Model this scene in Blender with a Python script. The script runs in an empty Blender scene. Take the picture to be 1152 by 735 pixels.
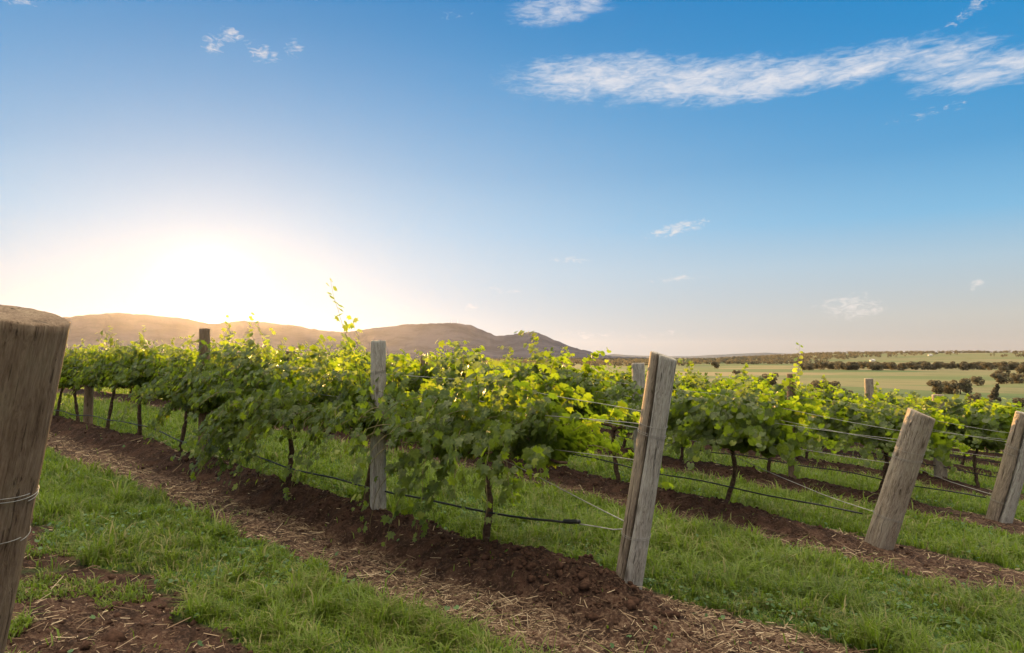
import bpy, math, random
import numpy as np
from mathutils import Vector, Matrix

random.seed(7)
RNG = np.random.default_rng(11)
scene = bpy.context.scene
COL = scene.collection
R = math.radians

# ------------------------------------------------------------------ camera
PITCH = R(2.57)
cam_d = bpy.data.cameras.new("camera")
cam_d.angle_x = 2 * math.atan(576 / 768)
cam_d.clip_start = 0.05
cam_d.clip_end = 90000
cam = bpy.data.objects.new("camera", cam_d)
cam.location = (0, 0, 0)
cam.rotation_euler = (R(90) + PITCH, 0, 0)
COL.objects.link(cam)
scene.camera = cam

# ------------------------------------------------------------------ light
SUN_AZ = math.atan2(-0.444, 1.0)      # measured from +Y, negative = to the left
SUN_EL = R(4.4)
SUN_DIR = Vector((math.sin(SUN_AZ) * math.cos(SUN_EL), math.cos(SUN_AZ) * math.cos(SUN_EL), math.sin(SUN_EL)))
SUN_STRENGTH = 5.0
SKY_STRENGTH = 0.15
EXPOSURE = 1.7
OVERHEAD_FILL_REAR = (2.2, 2.05, 1.75)  # rear half of the added overhead fill light, also unseen
OVERHEAD_FILL = (5.5, 4.85, 3.65)        # added fill light: unseen sky overhead made brighter than the visible sky
REAR_FILL = (0.72, 0.73, 0.76)       # added fill light: unseen sky behind the viewer made brighter

sun_d = bpy.data.lights.new("sun", 'SUN')
sun_d.energy = SUN_STRENGTH
sun_d.angle = R(0.5)
sun_d.color = (1.0, 0.57, 0.19)
sun = bpy.data.objects.new("sun", sun_d)
sun.rotation_euler = SUN_DIR.to_track_quat('Z', 'Y').to_euler()
COL.objects.link(sun)

scene.view_settings.view_transform = 'Standard'
scene.view_settings.look = 'None'
scene.view_settings.exposure = EXPOSURE
scene.view_settings.gamma = 1
scene.view_settings.use_curve_mapping = False
scene.cycles.use_denoising = True
scene.cycles.max_bounces = 8
scene.cycles.transparent_max_bounces = 4
scene.cycles.volume_bounces = 1


class NT:
    """small helper for node trees"""
    def __init__(self, tree):
        self.t = tree
        self.n = tree.nodes
        self.l = tree.links

    def put(self, sock, v):
        if hasattr(v, 'is_output'):
            self.l.new(v, sock)
        elif isinstance(v, (tuple, list)) and len(v) == 3 and sock.type == 'RGBA':
            sock.default_value = (*v, 1)
        else:
            sock.default_value = v

    def math(self, op, a, b=0.0, c=None, clamp=False):
        n = self.n.new('ShaderNodeMath')
        n.operation = op
        n.use_clamp = clamp
        self.put(n.inputs[0], a)
        self.put(n.inputs[1], b)
        if c is not None:
            self.put(n.inputs[2], c)
        return n.outputs[0]

    def vmath(self, op, a, b=None):
        n = self.n.new('ShaderNodeVectorMath')
        n.operation = op
        self.put(n.inputs[0], a)
        if b is not None:
            self.put(n.inputs[1], b)
        return n.outputs['Value'] if op in ('DOT_PRODUCT', 'LENGTH') else n.outputs[0]

    def mix(self, f, a, b, blend='MIX'):
        n = self.n.new('ShaderNodeMix')
        n.data_type = 'RGBA'
        n.blend_type = blend
        self.put(n.inputs[0], f)
        self.put(n.inputs[6], a)
        self.put(n.inputs[7], b)
        return n.outputs[2]

    def ramp(self, f, stops, interp='LINEAR'):
        n = self.n.new('ShaderNodeValToRGB')
        n.color_ramp.interpolation = interp
        e = n.color_ramp.elements
        while len(e) < len(stops):
            e.new(0.5)
        for k, (p, c) in enumerate(stops):
            e[k].position = p
            e[k].color = (*c, 1) if len(c) == 3 else c
        self.put(n.inputs[0], f)
        return n.outputs[0]

    def noise(self, vec, scale, detail=4, rough=0.55, dist=0.0, dim='3D'):
        n = self.n.new('ShaderNodeTexNoise')
        n.noise_dimensions = dim
        n.inputs['Scale'].default_value = scale
        n.inputs['Detail'].default_value = detail
        n.inputs['Roughness'].default_value = rough
        n.inputs['Distortion'].default_value = dist
        self.put(n.inputs['Vector'], vec)
        return n.outputs[0]

    def voronoi(self, vec, scale, feature='F1', rand=1.0):
        n = self.n.new('ShaderNodeTexVoronoi')
        n.feature = feature
        n.inputs['Scale'].default_value = scale
        n.inputs['Randomness'].default_value = rand
        self.put(n.inputs['Vector'], vec)
        return n

    def mapping(self, vec, loc=(0, 0, 0), rot=(0, 0, 0), sc=(1, 1, 1)):
        n = self.n.new('ShaderNodeMapping')
        self.put(n.inputs[0], vec)
        n.inputs[1].default_value = loc
        n.inputs[2].default_value = rot
        n.inputs[3].default_value = sc
        return n.outputs[0]

    def smooth(self, v, a, b):
        n = self.n.new('ShaderNodeMapRange')
        n.interpolation_type = 'SMOOTHSTEP'
        self.put(n.inputs[0], v)
        n.inputs[1].default_value = a
        n.inputs[2].default_value = b
        return n.outputs[0]

    def attr(self, name):
        n = self.n.new('ShaderNodeAttribute')
        n.attribute_name = name
        return n.outputs['Fac']

    def coord(self, which='Object'):
        n = self.n.new('ShaderNodeTexCoord')
        return n.outputs[which]

    def bump(self, h, strength, dist):
        n = self.n.new('ShaderNodeBump')
        n.inputs['Strength'].default_value = strength
        n.inputs['Distance'].default_value = dist
        self.put(n.inputs['Height'], h)
        return n.outputs[0]


# ------------------------------------------------------------------ sky
def sky_angles(px, py):
    """photograph pixel (1152 x 735) -> azimuth and elevation of that patch of sky"""
    d = Vector(((px - 576) / 768, (367.5 - py) / 768, -1)).normalized()
    d = Matrix.Rotation(R(90) + PITCH, 3, 'X') @ d
    return math.atan2(d.x, d.y), math.asin(d.z)


world = bpy.data.worlds.new("World")
scene.world = world
world.use_nodes = True
wt = NT(world.node_tree)
wt.n.clear()
w_out = wt.n.new('ShaderNodeOutputWorld')
w_bg = wt.n.new('ShaderNodeBackground')
w_bg.inputs['Strength'].default_value = SKY_STRENGTH
wt.l.new(w_bg.outputs[0], w_out.inputs[0])
sky = wt.n.new('ShaderNodeTexSky')
sky.sky_type = 'NISHITA'
sky.sun_disc = False
sky.sun_elevation = SUN_EL
sky.sun_rotation = SUN_AZ
sky.altitude = 100
sky.air_density = 1.0
sky.dust_density = 1.0
sky.ozone_density = 3.0
wdir = wt.coord('Generated')
sep = wt.n.new('ShaderNodeSeparateXYZ')
wt.l.new(wdir, sep.inputs[0])
el = wt.math('ARCSINE', sep.outputs[2])
az = wt.math('ARCTAN2', sep.outputs[0], sep.outputs[1])
ang = wt.math('ARCCOSINE', wt.math('MINIMUM', wt.vmath('DOT_PRODUCT', wdir, tuple(SUN_DIR)), 0.99999))
K_SKY = 1.0 / (SKY_STRENGTH * 2 ** EXPOSURE)      # sky colours below are written as they show in the picture
def vscale(v, f):
    n = wt.n.new('ShaderNodeVectorMath')
    n.operation = 'SCALE'
    wt.put(n.inputs[0], v)
    wt.put(n.inputs['Scale'], f)
    return n.outputs[0]


base = wt.vmath('MINIMUM', vscale(sky.outputs[0], 1.0 / K_SKY), (0.9, 0.8, 0.75))
# daylight by height above the horizon; overhead, out of view, brightness is added as fill light
e01 = wt.math('DIVIDE', wt.math('MAXIMUM', el, 0.0), R(40), clamp=True)
grad = wt.ramp(e01, [
    (0.0125, (0.57, 0.475, 0.39)), (0.075, (0.58, 0.555, 0.49)), (0.175, (0.42, 0.57, 0.67)), (0.26, (0.19, 0.48, 0.74)),
    (0.375, (0.070, 0.34, 0.65)), (0.47, (0.034, 0.295, 0.625)), (0.60, (0.008, 0.25, 0.59)), (0.70, (0.002, 0.22, 0.56)), (1.0, (0.03, 0.17, 0.42))])
base = wt.mix(0.985, base, grad)
qx = wt.math('DIVIDE', wt.math('SUBTRACT', az, SUN_AZ + R(5)), R(36))
qy = wt.math('DIVIDE', wt.math('SUBTRACT', el, SUN_EL), R(14.5))
qq = wt.math('ADD', wt.math('MULTIPLY', qx, qx), wt.math('MULTIPLY', qy, qy))
wide = wt.math('EXPONENT', wt.math('MULTIPLY', wt.math('POWER', qq, 0.9), -1.0))
base = wt.mix(wt.math('MULTIPLY', wide, 0.86), base, (0.64, 0.75, 0.87))
core = wt.math('EXPONENT', wt.math('MULTIPLY', wt.math('POWER', wt.math('DIVIDE', ang, R(2.4)), 2.0), -1.0))
mid = wt.math('EXPONENT', wt.math('MULTIPLY', wt.math('DIVIDE', ang, R(4.0)), -1.0))
base = wt.vmath('ADD', base, vscale((2.6, 2.1, 1.4), core))
base = wt.vmath('ADD', base, vscale((0.26, 0.12, 0.0), mid))
overhead_fill = wt.smooth(el, R(31), R(52))
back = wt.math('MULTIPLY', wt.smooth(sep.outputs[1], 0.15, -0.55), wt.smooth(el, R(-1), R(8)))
base = wt.mix(overhead_fill, base, wt.mix(wt.smooth(sep.outputs[1], -0.6, 0.5), OVERHEAD_FILL_REAR, OVERHEAD_FILL))
base = wt.mix(wt.math('MULTIPLY', back, wt.math('SUBTRACT', 1.0, overhead_fill)), base, REAR_FILL)
# thin high clouds, each placed by its azimuth and elevation
comb = wt.n.new('ShaderNodeCombineXYZ')
wt.l.new(az, comb.inputs[0])
wt.l.new(el, comb.inputs[1])
cv = comb.outputs[0]
streak = wt.noise(wt.mapping(cv, rot=(0, 0, R(-28)), sc=(16, 60, 1)), 1.0, 9, 0.62, 0.8)
puffs = wt.noise(wt.mapping(cv, rot=(0, 0, R(-8)), sc=(26, 44, 1)), 1.0, 8, 0.6, 0.4)
streak2 = wt.noise(wt.mapping(cv, rot=(0, 0, R(-35)), sc=(40, 150, 1)), 1.0, 6, 0.58, 1.2)
puffs2 = wt.noise(wt.mapping(cv, rot=(0, 0, R(-8)), sc=(75, 150, 1)), 1.0, 7, 0.62, 0.7)
cloud_n = wt.math('ADD', wt.math('MULTIPLY', streak, 0.42), wt.math('ADD', wt.math('MULTIPLY', puffs, 0.23), wt.math('MULTIPLY', streak2, 0.35)))
small_n = wt.math('ADD', wt.math('MULTIPLY', puffs2, 0.75), wt.math('MULTIPLY', streak2, 0.25))
CLOUDS = [  # px, py, half width, half height, tilt (deg, up to the right), strength
    (680, 88, 150, 30, -1, 1.05), (780, 92, 150, 28, 2, 1.1), (870, 90, 140, 24, 5, 1.1), (970, 74, 120, 24, 6, 1.05), (1062, 66, 85, 32, 1, 1.0),
    (1120, 78, 130, 22, 6, 1.0), (1215, 66, 120, 18, 3, 1.0), (632, 10, 78, 22, 6, .85)]
SMALL = [(240, 52, 15, 15, -45, .85), (258, 39, 19, 11, 12, .95), (296, 61, 27, 14, -18, 1.0), (331, 55, 14, 14, 0, .82),
    (764, 257, 52, 9, 10, 1.0), (640, 293, 40, 5, 0, .72), (762, 314, 50, 5, 3, .74), (958, 345, 54, 20, 4, .92), (1098, 321, 15, 8, 10, .85),
    (1036, 328, 14, 6, 0, .75), (1050, 126, 70, 7, 8, .6), (655, 377, 60, 7, 0, .62), (530, 345, 12, 11, 0, .75), (1098, 8, 50, 10, 30, .7),
    (740, 376, 50, 5, 3, .55), (20, 0, 40, 9, 0, .7), (455, 345, 16, 7, 0, .62), (570, 327, 40, 6, 0, .6), (510, 18, 30, 7, 10, .5)]


def cloud_layer(lst, noise_v, amp, lo, hi):
    total = None
    for (px, py, hw, hh, tilt, st) in lst:
        a0, e0 = sky_angles(px, py)
        k = 1.0 / 768
        ca, sa = math.cos(R(tilt)), math.sin(R(tilt))
        dx = wt.math('SUBTRACT', az, a0)
        dy = wt.math('SUBTRACT', el, e0)
        ux = wt.math('ADD', wt.math('MULTIPLY', dx, ca / (hw * k * math.cos(a0) ** 2)), wt.math('MULTIPLY', dy, sa / (hw * k)))
        uy = wt.math('SUBTRACT', wt.math('MULTIPLY', dy, ca / (hh * k * math.cos(a0))), wt.math('MULTIPLY', dx, sa / (hh * k)))
        q = wt.math('ADD', wt.math('MULTIPLY', ux, ux), wt.math('MULTIPLY', uy, uy))
        m = wt.math('MULTIPLY', wt.math('SUBTRACT', 1.0, q, clamp=True), st)
        total = m if total is None else wt.math('MAXIMUM', total, m)
    dens = wt.math('ADD', total, wt.math('MULTIPLY', wt.math('SUBTRACT', noise_v, 0.5), amp))
    return wt.math('MULTIPLY', wt.smooth(dens, lo, hi), wt.smooth(total, 0.0, 0.25))


big = cloud_layer(CLOUDS, cloud_n, 3.3, 0.20, 1.6)
sml = cloud_layer(SMALL, small_n, 4.2, 0.4, 1.7)
base = wt.mix(wt.math('MULTIPLY', big, 0.86), base, (0.90, 0.87, 0.87))
base = wt.mix(wt.math('MULTIPLY', sml, 0.80), base, (0.94, 0.86, 0.80))
base = vscale(base, K_SKY)
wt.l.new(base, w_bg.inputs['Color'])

# ------------------------------------------------------------------ numpy helpers
def _hash(ix, iy, seed):
    h = (ix.astype(np.int64) * 374761393 + iy.astype(np.int64) * 668265263 + seed * 974711) & 0x7fffffff
    h = ((h ^ (h >> 13)) * 1274126177) & 0x7fffffff
    h = (h ^ (h >> 16)) & 0xffff
    return h / 65535.0


def vnoise(x, y, seed=0):
    ix, iy = np.floor(x), np.floor(y)
    fx, fy = x - ix, y - iy
    fx = fx * fx * fx * (fx * (fx * 6 - 15) + 10)
    fy = fy * fy * fy * (fy * (fy * 6 - 15) + 10)
    a = _hash(ix, iy, seed); b = _hash(ix + 1, iy, seed)
    c = _hash(ix, iy + 1, seed); d = _hash(ix + 1, iy + 1, seed)
    return (a + (b - a) * fx) * (1 - fy) + (c + (d - c) * fx) * fy


def fbm(x, y, octv=4, seed=0, gain=0.5):
    s, a, t = 0.0, 1.0, 0.0
    for o in range(octv):
        s = s + a * vnoise(x * 2 ** o + 17.3 * o, y * 2 ** o - 9.1 * o, seed + o)
        t += a
        a *= gain
    return s / t


def sstep(x, a, b):
    t = np.clip((x - a) / (b - a), 0, 1)
    return t * t * (3 - 2 * t)


def make_mesh(name, verts, polys, mat=None, attrs=None, smooth=True, k=None):
    """verts (n,3); polys: list of integer arrays each (m, k)"""
    verts = np.asarray(verts, dtype=np.float32)
    if isinstance(polys, np.ndarray):
        polys = [polys]
    polys = [np.asarray(p, dtype=np.int32) for p in polys if len(p)]
    me = bpy.data.meshes.new(name)
    nl = sum(p.size for p in polys)
    npoly = sum(len(p) for p in polys)
    me.vertices.add(len(verts))
    me.vertices.foreach_set('co', verts.ravel())
    me.loops.add(nl)
    me.loops.foreach_set('vertex_index', np.concatenate([p.ravel() for p in polys]))
    me.polygons.add(npoly)
    st, off = [], 0
    for p in polys:
        st.append(off + np.arange(len(p), dtype=np.int32) * p.shape[1])
        off += p.size
    me.polygons.foreach_set('loop_start', np.concatenate(st))
    if smooth:
        me.polygons.foreach_set('use_smooth', np.ones(npoly, dtype=bool))
    for nm, arr in (attrs or {}).items():
        a = me.attributes.new(nm, 'FLOAT', 'POINT')
        a.data.foreach_set('value', np.asarray(arr, dtype=np.float32))
    me.update(calc_edges=True)
    if mat is not None:
        me.materials.append(mat)
    return me


def link(name, mesh, parent=None, loc=(0, 0, 0), rot=(0, 0, 0)):
    o = bpy.data.objects.new(name, mesh)
    COL.objects.link(o)
    o.location = loc
    o.rotation_euler = rot
    if parent is not None:
        o.parent = parent
    return o


def tag(o, label=None, cat=None, group=None, kind=None):
    if label: o['label'] = label
    if cat: o['category'] = cat
    if group: o['group'] = group
    if kind: o['kind'] = kind
    return o


def tube(path, rad, sides=6, cap=True):
    """tube along a polyline -> verts, [quads, caps]"""
    P = np.asarray(path, float)
    n = len(P)
    rad = np.broadcast_to(np.asarray(rad, float), (n,))
    T = np.gradient(P, axis=0)
    T /= np.linalg.norm(T, axis=1)[:, None] + 1e-9
    ref = np.array([0, 0, 1.0]) if abs(T[:, 2]).mean() < 0.8 else np.array([1.0, 0.2, 0])
    A = np.cross(T, ref); A /= np.linalg.norm(A, axis=1)[:, None] + 1e-9
    B = np.cross(T, A)
    th = np.arange(sides) * 2 * np.pi / sides
    V = P[:, None, :] + rad[:, None, None] * (np.cos(th)[None, :, None] * A[:, None, :] + np.sin(th)[None, :, None] * B[:, None, :])
    V = V.reshape(-1, 3)
    i = np.arange(n - 1)[:, None] * sides
    j = np.arange(sides)[None, :]
    q = np.stack([i + j, i + (j + 1) % sides, i + sides + (j + 1) % sides, i + sides + j], -1).reshape(-1, 4)
    polys = [q]
    if cap:
        polys.append(np.array([np.arange(sides)[::-1], (n - 1) * sides + np.arange(sides)]))
    return V, polys


def merge(parts):
    """join (verts, [polys]) pieces"""
    V, P, off = [], {}, 0
    for v, polys in parts:
        V.append(v)
        for p in polys:
            P.setdefault(p.shape[1], []).append(np.asarray(p) + off)
        off += len(v)
    return np.concatenate(V), [np.concatenate(x) for x in P.values()]


# ------------------------------------------------------------------ terrain shape
DIR = np.array([-0.736, 0.677]); DIR /= np.linalg.norm(DIR)     # along the rows, away from their near ends
PERP = np.array([-DIR[1] * -1, -DIR[0]])                        # to the right, downhill
ROW_END = [np.array([-1.87, 2.22]), np.array([0.79, 4.76]), np.array([3.83, 7.25]), np.array([6.72, 9.55])]
for _k in range(4, 10):
    ROW_END.append(ROW_END[3] + (np.array([2.95, 2.45])) * (_k - 3))
ROW_V = [float(np.dot(p - ROW_END[1], PERP)) for p in ROW_END]


ROW_S0 = float(np.dot(ROW_END[0] - ROW_END[1], DIR))


def base_height(x, y):
    r = np.hypot(x, y)
    left = 0.76 * (1 - np.exp(np.minimum(x, 0) / 9.9))
    right = -0.085 * np.clip(x, 0, 45)
    near = -1.55 + left + right - 0.015 * np.clip(y, -60, 60)
    az_ = np.arctan2(x, y)
    und = 2.5 * (fbm(x / 420 + 3, y / 420, 3, 5) - 0.5) * sstep(r, 150, 600) + 14 * (fbm(x / 2600, y / 2600, 3, 9) - 0.5) * sstep(r, 1400, 3500)
    rise = 44 * sstep(r, 2300, 4700) * sstep(az_, R(14), R(27)) * (0.8 + 0.4 * fbm(x / 1500, y / 1500, 2, 3))
    val = -22 + und + rise
    t = sstep(r, 46, 250)
    return near * (1 - t) + val * t


def row_profile(x, y):
    """soil mound height, soil mask, straw mask, grass mask"""
    v = (x - ROW_END[1][0]) * PERP[0] + (y - ROW_END[1][1]) * PERP[1]
    s = (x - ROW_END[1][0]) * DIR[0] + (y - ROW_END[1][1]) * DIR[1]
    wob = (fbm(x * 0.9, y * 0.9, 3, 21) - 0.5) * 0.5 + (fbm(x * 5, y * 5, 2, 23) - 0.5) * 0.22
    mound = np.zeros_like(x); soil = np.zeros_like(x); straw = np.zeros_like(x)
    for k, rv in enumerate(ROW_V):
        d = v - rv + wob * 0.55
        along = sstep(s, -0.75, 0.35)          # the mound dies out past the end post
        if k == 0:
            d = d + wob * 0.8
            mound += 0.05 * np.exp(-(d / 0.45) ** 2)
            soil = np.maximum(soil, sstep(d, -1.4, -1.1) * (1 - sstep(d + wob * 0.5 - 0.08 * np.clip(s - ROW_S0, 0, 4), 1.08, 1.26)))
            straw = np.maximum(straw, sstep(d, 0.15, 0.4) * (1 - sstep(d, 0.8, 1.1)) * 0.22)
            continue
        crest = np.where(d > -0.12, np.exp(-((d + 0.12) / 0.24) ** 2), 0)
        tt = np.clip((d + 0.12) / -0.50, 0, 1)
        crest = np.where(d <= -0.12, 1 - tt * tt * (3 - 2 * tt), crest)
        amp = (0.25 if k == 1 else 0.14) * (0.12 + 0.88 * along) * (0.8 + 0.4 * vnoise(s * 0.8, s * 0 + k, 31))
        mound += amp * crest
        if k == 1:
            mound -= 0.14 * np.exp(-(d / 0.9) ** 2) * sstep(s, 0.2, 1.8)
        wl = 1.22 if k == 1 else 0.95
        soil = np.maximum(soil, sstep(d, -wl - 0.12, -wl + 0.02) * (1 - sstep(d, 0.36, 0.52)))
        st = np.maximum(sstep(d, -wl - 0.05, -wl + 0.1) * (1 - sstep(d, -0.66, -0.42)), sstep(d, 0.1, 0.22) * (1 - sstep(d, 0.38, 0.5)))
        st = np.maximum(st, (1 - along) * sstep(d, -wl, -wl + 0.15) * (1 - sstep(d, 0.25, 0.45)) * 0.75)
        straw = np.maximum(straw, st * (1.0 if k == 1 else 0.6))
    grass = 1 - soil
    return mound, soil, straw, grass


def vineyard_mask(x, y):
    r = np.hypot(x, y)
    return 1 - sstep(r, 44, 60)


def ground_z(x, y):
    x = np.asarray(x, float); y = np.asarray(y, float)
    z = base_height(x, y)
    m, soil, straw, grass = row_profile(x, y)
    vm = vineyard_mask(x, y)
    z = z + vm * m
    return z


def gz(x, y):
    return float(ground_z(np.array([x]), np.array([y]))[0])


def full_ground(x, y):
    z = base_height(x, y)
    m, soil, straw, grass = row_profile(x, y)
    vm = vineyard_mask(x, y)
    r = np.hypot(x, y)
    fine = 1 - sstep(r, 16, 30)
    c1 = fbm(x * 9, y * 9, 3, 41)
    c2 = fbm(x * 26, y * 26, 2, 47)
    clod = ((c1 - 0.5) * 0.13 + (np.abs(c2 - 0.5) - 0.12) * -0.085)
    steep = np.clip(m / 0.2, 0, 1)
    z = z + vm * (m + fine * soil * clod * (0.3 + 0.7 * np.maximum(steep, 0.35 * (1 - straw))))
    z = z + vm * fine * grass * (fbm(x * 3, y * 3, 3, 51) - 0.5) * 0.05
    return z, soil * vm, straw * vm, vm


# ------------------------------------------------------------------ materials
def new_mat(name):
    m = bpy.data.materials.new(name)
    m.use_nodes = True
    t = NT(m.node_tree)
    t.n.clear()
    out = t.n.new('ShaderNodeOutputMaterial')
    return m, t, out


def principled(t, out, color, rough=0.8, spec=0.3, normal=None):
    b = t.n.new('ShaderNodeBsdfPrincipled')
    t.put(b.inputs['Base Color'], color)
    t.put(b.inputs['Roughness'], rough)
    b.inputs['Specular IOR Level'].default_value = spec
    if normal is not None:
        t.l.new(normal, b.inputs['Normal'])
    t.l.new(b.outputs[0], out.inputs[0])
    return b


def simple_mat(name, c1, c2, scale=8, rough=0.75, spec=0.3, bump=0.0, metal=0.0):
    m, t, out = new_mat(name)
    co = t.coord('Object')
    n = t.noise(co, scale, 5)
    col = t.mix(t.smooth(n, 0.3, 0.7), c1, c2)
    nr = t.bump(n, bump, 0.01) if bump else None
    b = principled(t, out, col, rough, spec, nr)
    b.inputs['Metallic'].default_value = metal
    return m


def leaf_mat(name, dark, light, yellow, trans_col, trans=0.42, rough=0.42):
    m, t, out = new_mat(name)
    rnd = t.attr('rnd')
    col = t.ramp(rnd, [(0.0, dark), (0.62, light), (0.93, light), (1.0, yellow)])
    mott = t.noise(t.coord('Object'), 55, 3, 0.6)
    col = t.mix(t.smooth(mott, 0.40, 0.68), col, t.mix(0.55, col, yellow))
    tr = t.mix(rnd, trans_col, tuple(min(1, c * 1.35) for c in trans_col))
    b = t.n.new('ShaderNodeBsdfPrincipled')
    t.put(b.inputs['Base Color'], col)
    t.l.new(t.bump(mott, 0.5, 0.012), b.inputs['Normal'])
    b.inputs['Roughness'].default_value = rough
    b.inputs['Specular IOR Level'].default_value = 0.32
    tl = t.n.new('ShaderNodeBsdfTranslucent')
    t.put(tl.inputs[0], tr)
    mx = t.n.new('ShaderNodeMixShader')
    mx.inputs[0].default_value = trans
    t.l.new(b.outputs[0], mx.inputs[1])
    t.l.new(tl.outputs[0], mx.inputs[2])
    t.l.new(mx.outputs[0], out.inputs[0])
    return m


def ground_mat():
    m, t, out = new_mat("ground")
    co = t.coord('Object')
    soil, straw, vm = t.attr('soil'), t.attr('straw'), t.attr('vineyard')
    n1 = t.noise(co, 1.2, 6, 0.6)
    n2 = t.noise(co, 38, 5, 0.65)
    n3 = t.noise(co, 7, 4, 0.6)
    # soil: dark reddish brown loam with crumbs
    soil_c = t.mix(t.smooth(n3, 0.35, 0.7), (0.024, 0.013, 0.009), (0.070, 0.036, 0.024))
    soil_c = t.mix(t.smooth(n2, 0.45, 0.75), soil_c, (0.105, 0.060, 0.041))
    straw_c = t.mix(t.smooth(n2, 0.35, 0.65), (0.095, 0.052, 0.033), (0.24, 0.165, 0.11))
    straw_f = t.math('MULTIPLY', straw, t.smooth(t.math('ADD', n2, t.math('MULTIPLY', n3, 0.5)), 0.66, 0.95))
    bare = t.mix(straw_f, soil_c, straw_c)
    turf = t.mix(t.smooth(n3, 0.3, 0.7), (0.026, 0.055, 0.011), (0.055, 0.098, 0.020))
    turf = t.mix(t.smooth(n2, 0.62, 0.85), turf, (0.10, 0.085, 0.04))
    nearc = t.mix(soil, turf, bare)
    # valley paddocks: green pasture with dry strips
    fv = t.mapping(co, rot=(0, 0, R(18)), sc=(1 / 420, 1 / 190, 1))
    vo = t.voronoi(fv, 1.0)
    cell = t.n.new('ShaderNodeSeparateColor')
    t.l.new(vo.outputs['Color'], cell.inputs[0])
    big = t.noise(t.mapping(co, sc=(1 / 500, 1 / 160, 1)), 1.0, 5, 0.6)
    field = t.ramp(t.math('ADD', t.math('MULTIPLY', cell.outputs[0], 0.65), t.math('MULTIPLY', big, 0.35)), [
        (0.0, (0.060, 0.090, 0.030)), (0.36, (0.085, 0.108, 0.040)), (0.50, (0.120, 0.122, 0.052)), (0.66, (0.180, 0.142, 0.074)), (1.0, (0.085, 0.105, 0.042))])
    field = t.mix(t.smooth(t.noise(co, 0.02, 6, 0.65), 0.5, 0.75), field, (0.075, 0.085, 0.032))
    col = t.mix(vm, field, nearc)
    h = t.math('ADD', t.math('MULTIPLY', n2, 0.6), t.noise(co, 120, 3, 0.6))
    nr = t.bump(h, 0.9, 0.02)
    principled(t, out, col, 0.92, 0.12, nr)
    return m


def wood_mat(name, dark, mid, pale, lichen=0.25, heart=(0.225, 0.165, 0.11)):
    m, t, out = new_mat(name)
    co = t.coord('Object')
    oi = t.n.new('ShaderNodeObjectInfo')
    off = t.vmath('ADD', co, scaled_in(t, (13.0, 7.0, 5.0), oi.outputs['Random']))
    warp = t.noise(t.mapping(off, sc=(3, 3, 2.2)), 1.0, 3, 0.6)
    wv = t.n.new('ShaderNodeCombineXYZ')
    t.l.new(t.math('MULTIPLY', warp, 0.10), wv.inputs[0])
    t.l.new(t.math('MULTIPLY', warp, -0.08), wv.inputs[1])
    offw = t.vmath('ADD', off, wv.outputs[0])
    grain = t.noise(t.mapping(offw, sc=(80, 80, 6.5)), 1.0, 9, 0.74, 1.1)
    fine = t.noise(t.mapping(offw, sc=(300, 300, 30)), 1.0, 4, 0.7)
    patch = t.noise(t.mapping(off, sc=(7, 7, 3.2)), 1.0, 6, 0.65)
    knot = t.voronoi(t.mapping(off, sc=(7, 7, 3.0)), 1.0)
    kn = t.math('SUBTRACT', 1.0, t.smooth(knot.outputs['Distance'], 0.05, 0.20))
    g = t.math('ADD', t.math('MULTIPLY', grain, 0.55), t.math('ADD', t.math('MULTIPLY', fine, 0.20), t.math('MULTIPLY', patch, 0.25)))
    col = t.ramp(g, [(0.37, dark), (0.47, mid), (0.60, pale)])
    col = t.mix(t.math('MULTIPLY', t.smooth(patch, 0.50, 0.70), lichen), col, (0.20, 0.21, 0.12))
    col = t.mix(t.math('MULTIPLY', kn, 0.75), col, (0.045, 0.028, 0.018))
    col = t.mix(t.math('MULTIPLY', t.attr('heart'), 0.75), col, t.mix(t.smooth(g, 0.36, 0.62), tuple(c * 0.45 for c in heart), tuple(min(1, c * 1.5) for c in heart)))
    cr = t.noise(t.mapping(offw, sc=(30, 30, 0.9)), 1.0, 4, 0.55, 0.4)
    cr2 = t.noise(t.mapping(offw, sc=(95, 95, 2.6)), 1.0, 3, 0.6, 0.3)
    crack = t.math('MAXIMUM', t.smooth(cr, 0.63, 0.69), t.math('MULTIPLY', t.smooth(cr2, 0.62, 0.68), 0.75))
    col = t.mix(t.math('MULTIPLY', crack, 0.85), col, (0.030, 0.018, 0.011))
    hgt = t.math('SUBTRACT', g, t.math('MULTIPLY', crack, 0.8))
    principled(t, out, col, 0.88, 0.15, t.bump(hgt, 0.9, 0.010))
    return m


def scaled_in(t, v, f):
    n = t.n.new('ShaderNodeVectorMath')
    n.operation = 'SCALE'
    n.inputs[0].default_value = v
    t.l.new(f, n.inputs['Scale'])
    return n.outputs[0]


def mountain_mat(name, c1, c2, c3):
    m, t, out = new_mat(name)
    co = t.coord('Object')
    a = t.noise(co, 0.0035, 7, 0.62)
    b = t.noise(co, 0.03, 5, 0.65)
    col = t.mix(t.smooth(a, 0.36, 0.62), c1, c2)
    col = t.mix(t.math('MULTIPLY', t.smooth(b, 0.5, 0.75), 0.7), col, c3)
    principled(t, out, col, 1.0, 0.0, t.bump(b, 0.7, 18.0))
    return m


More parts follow.
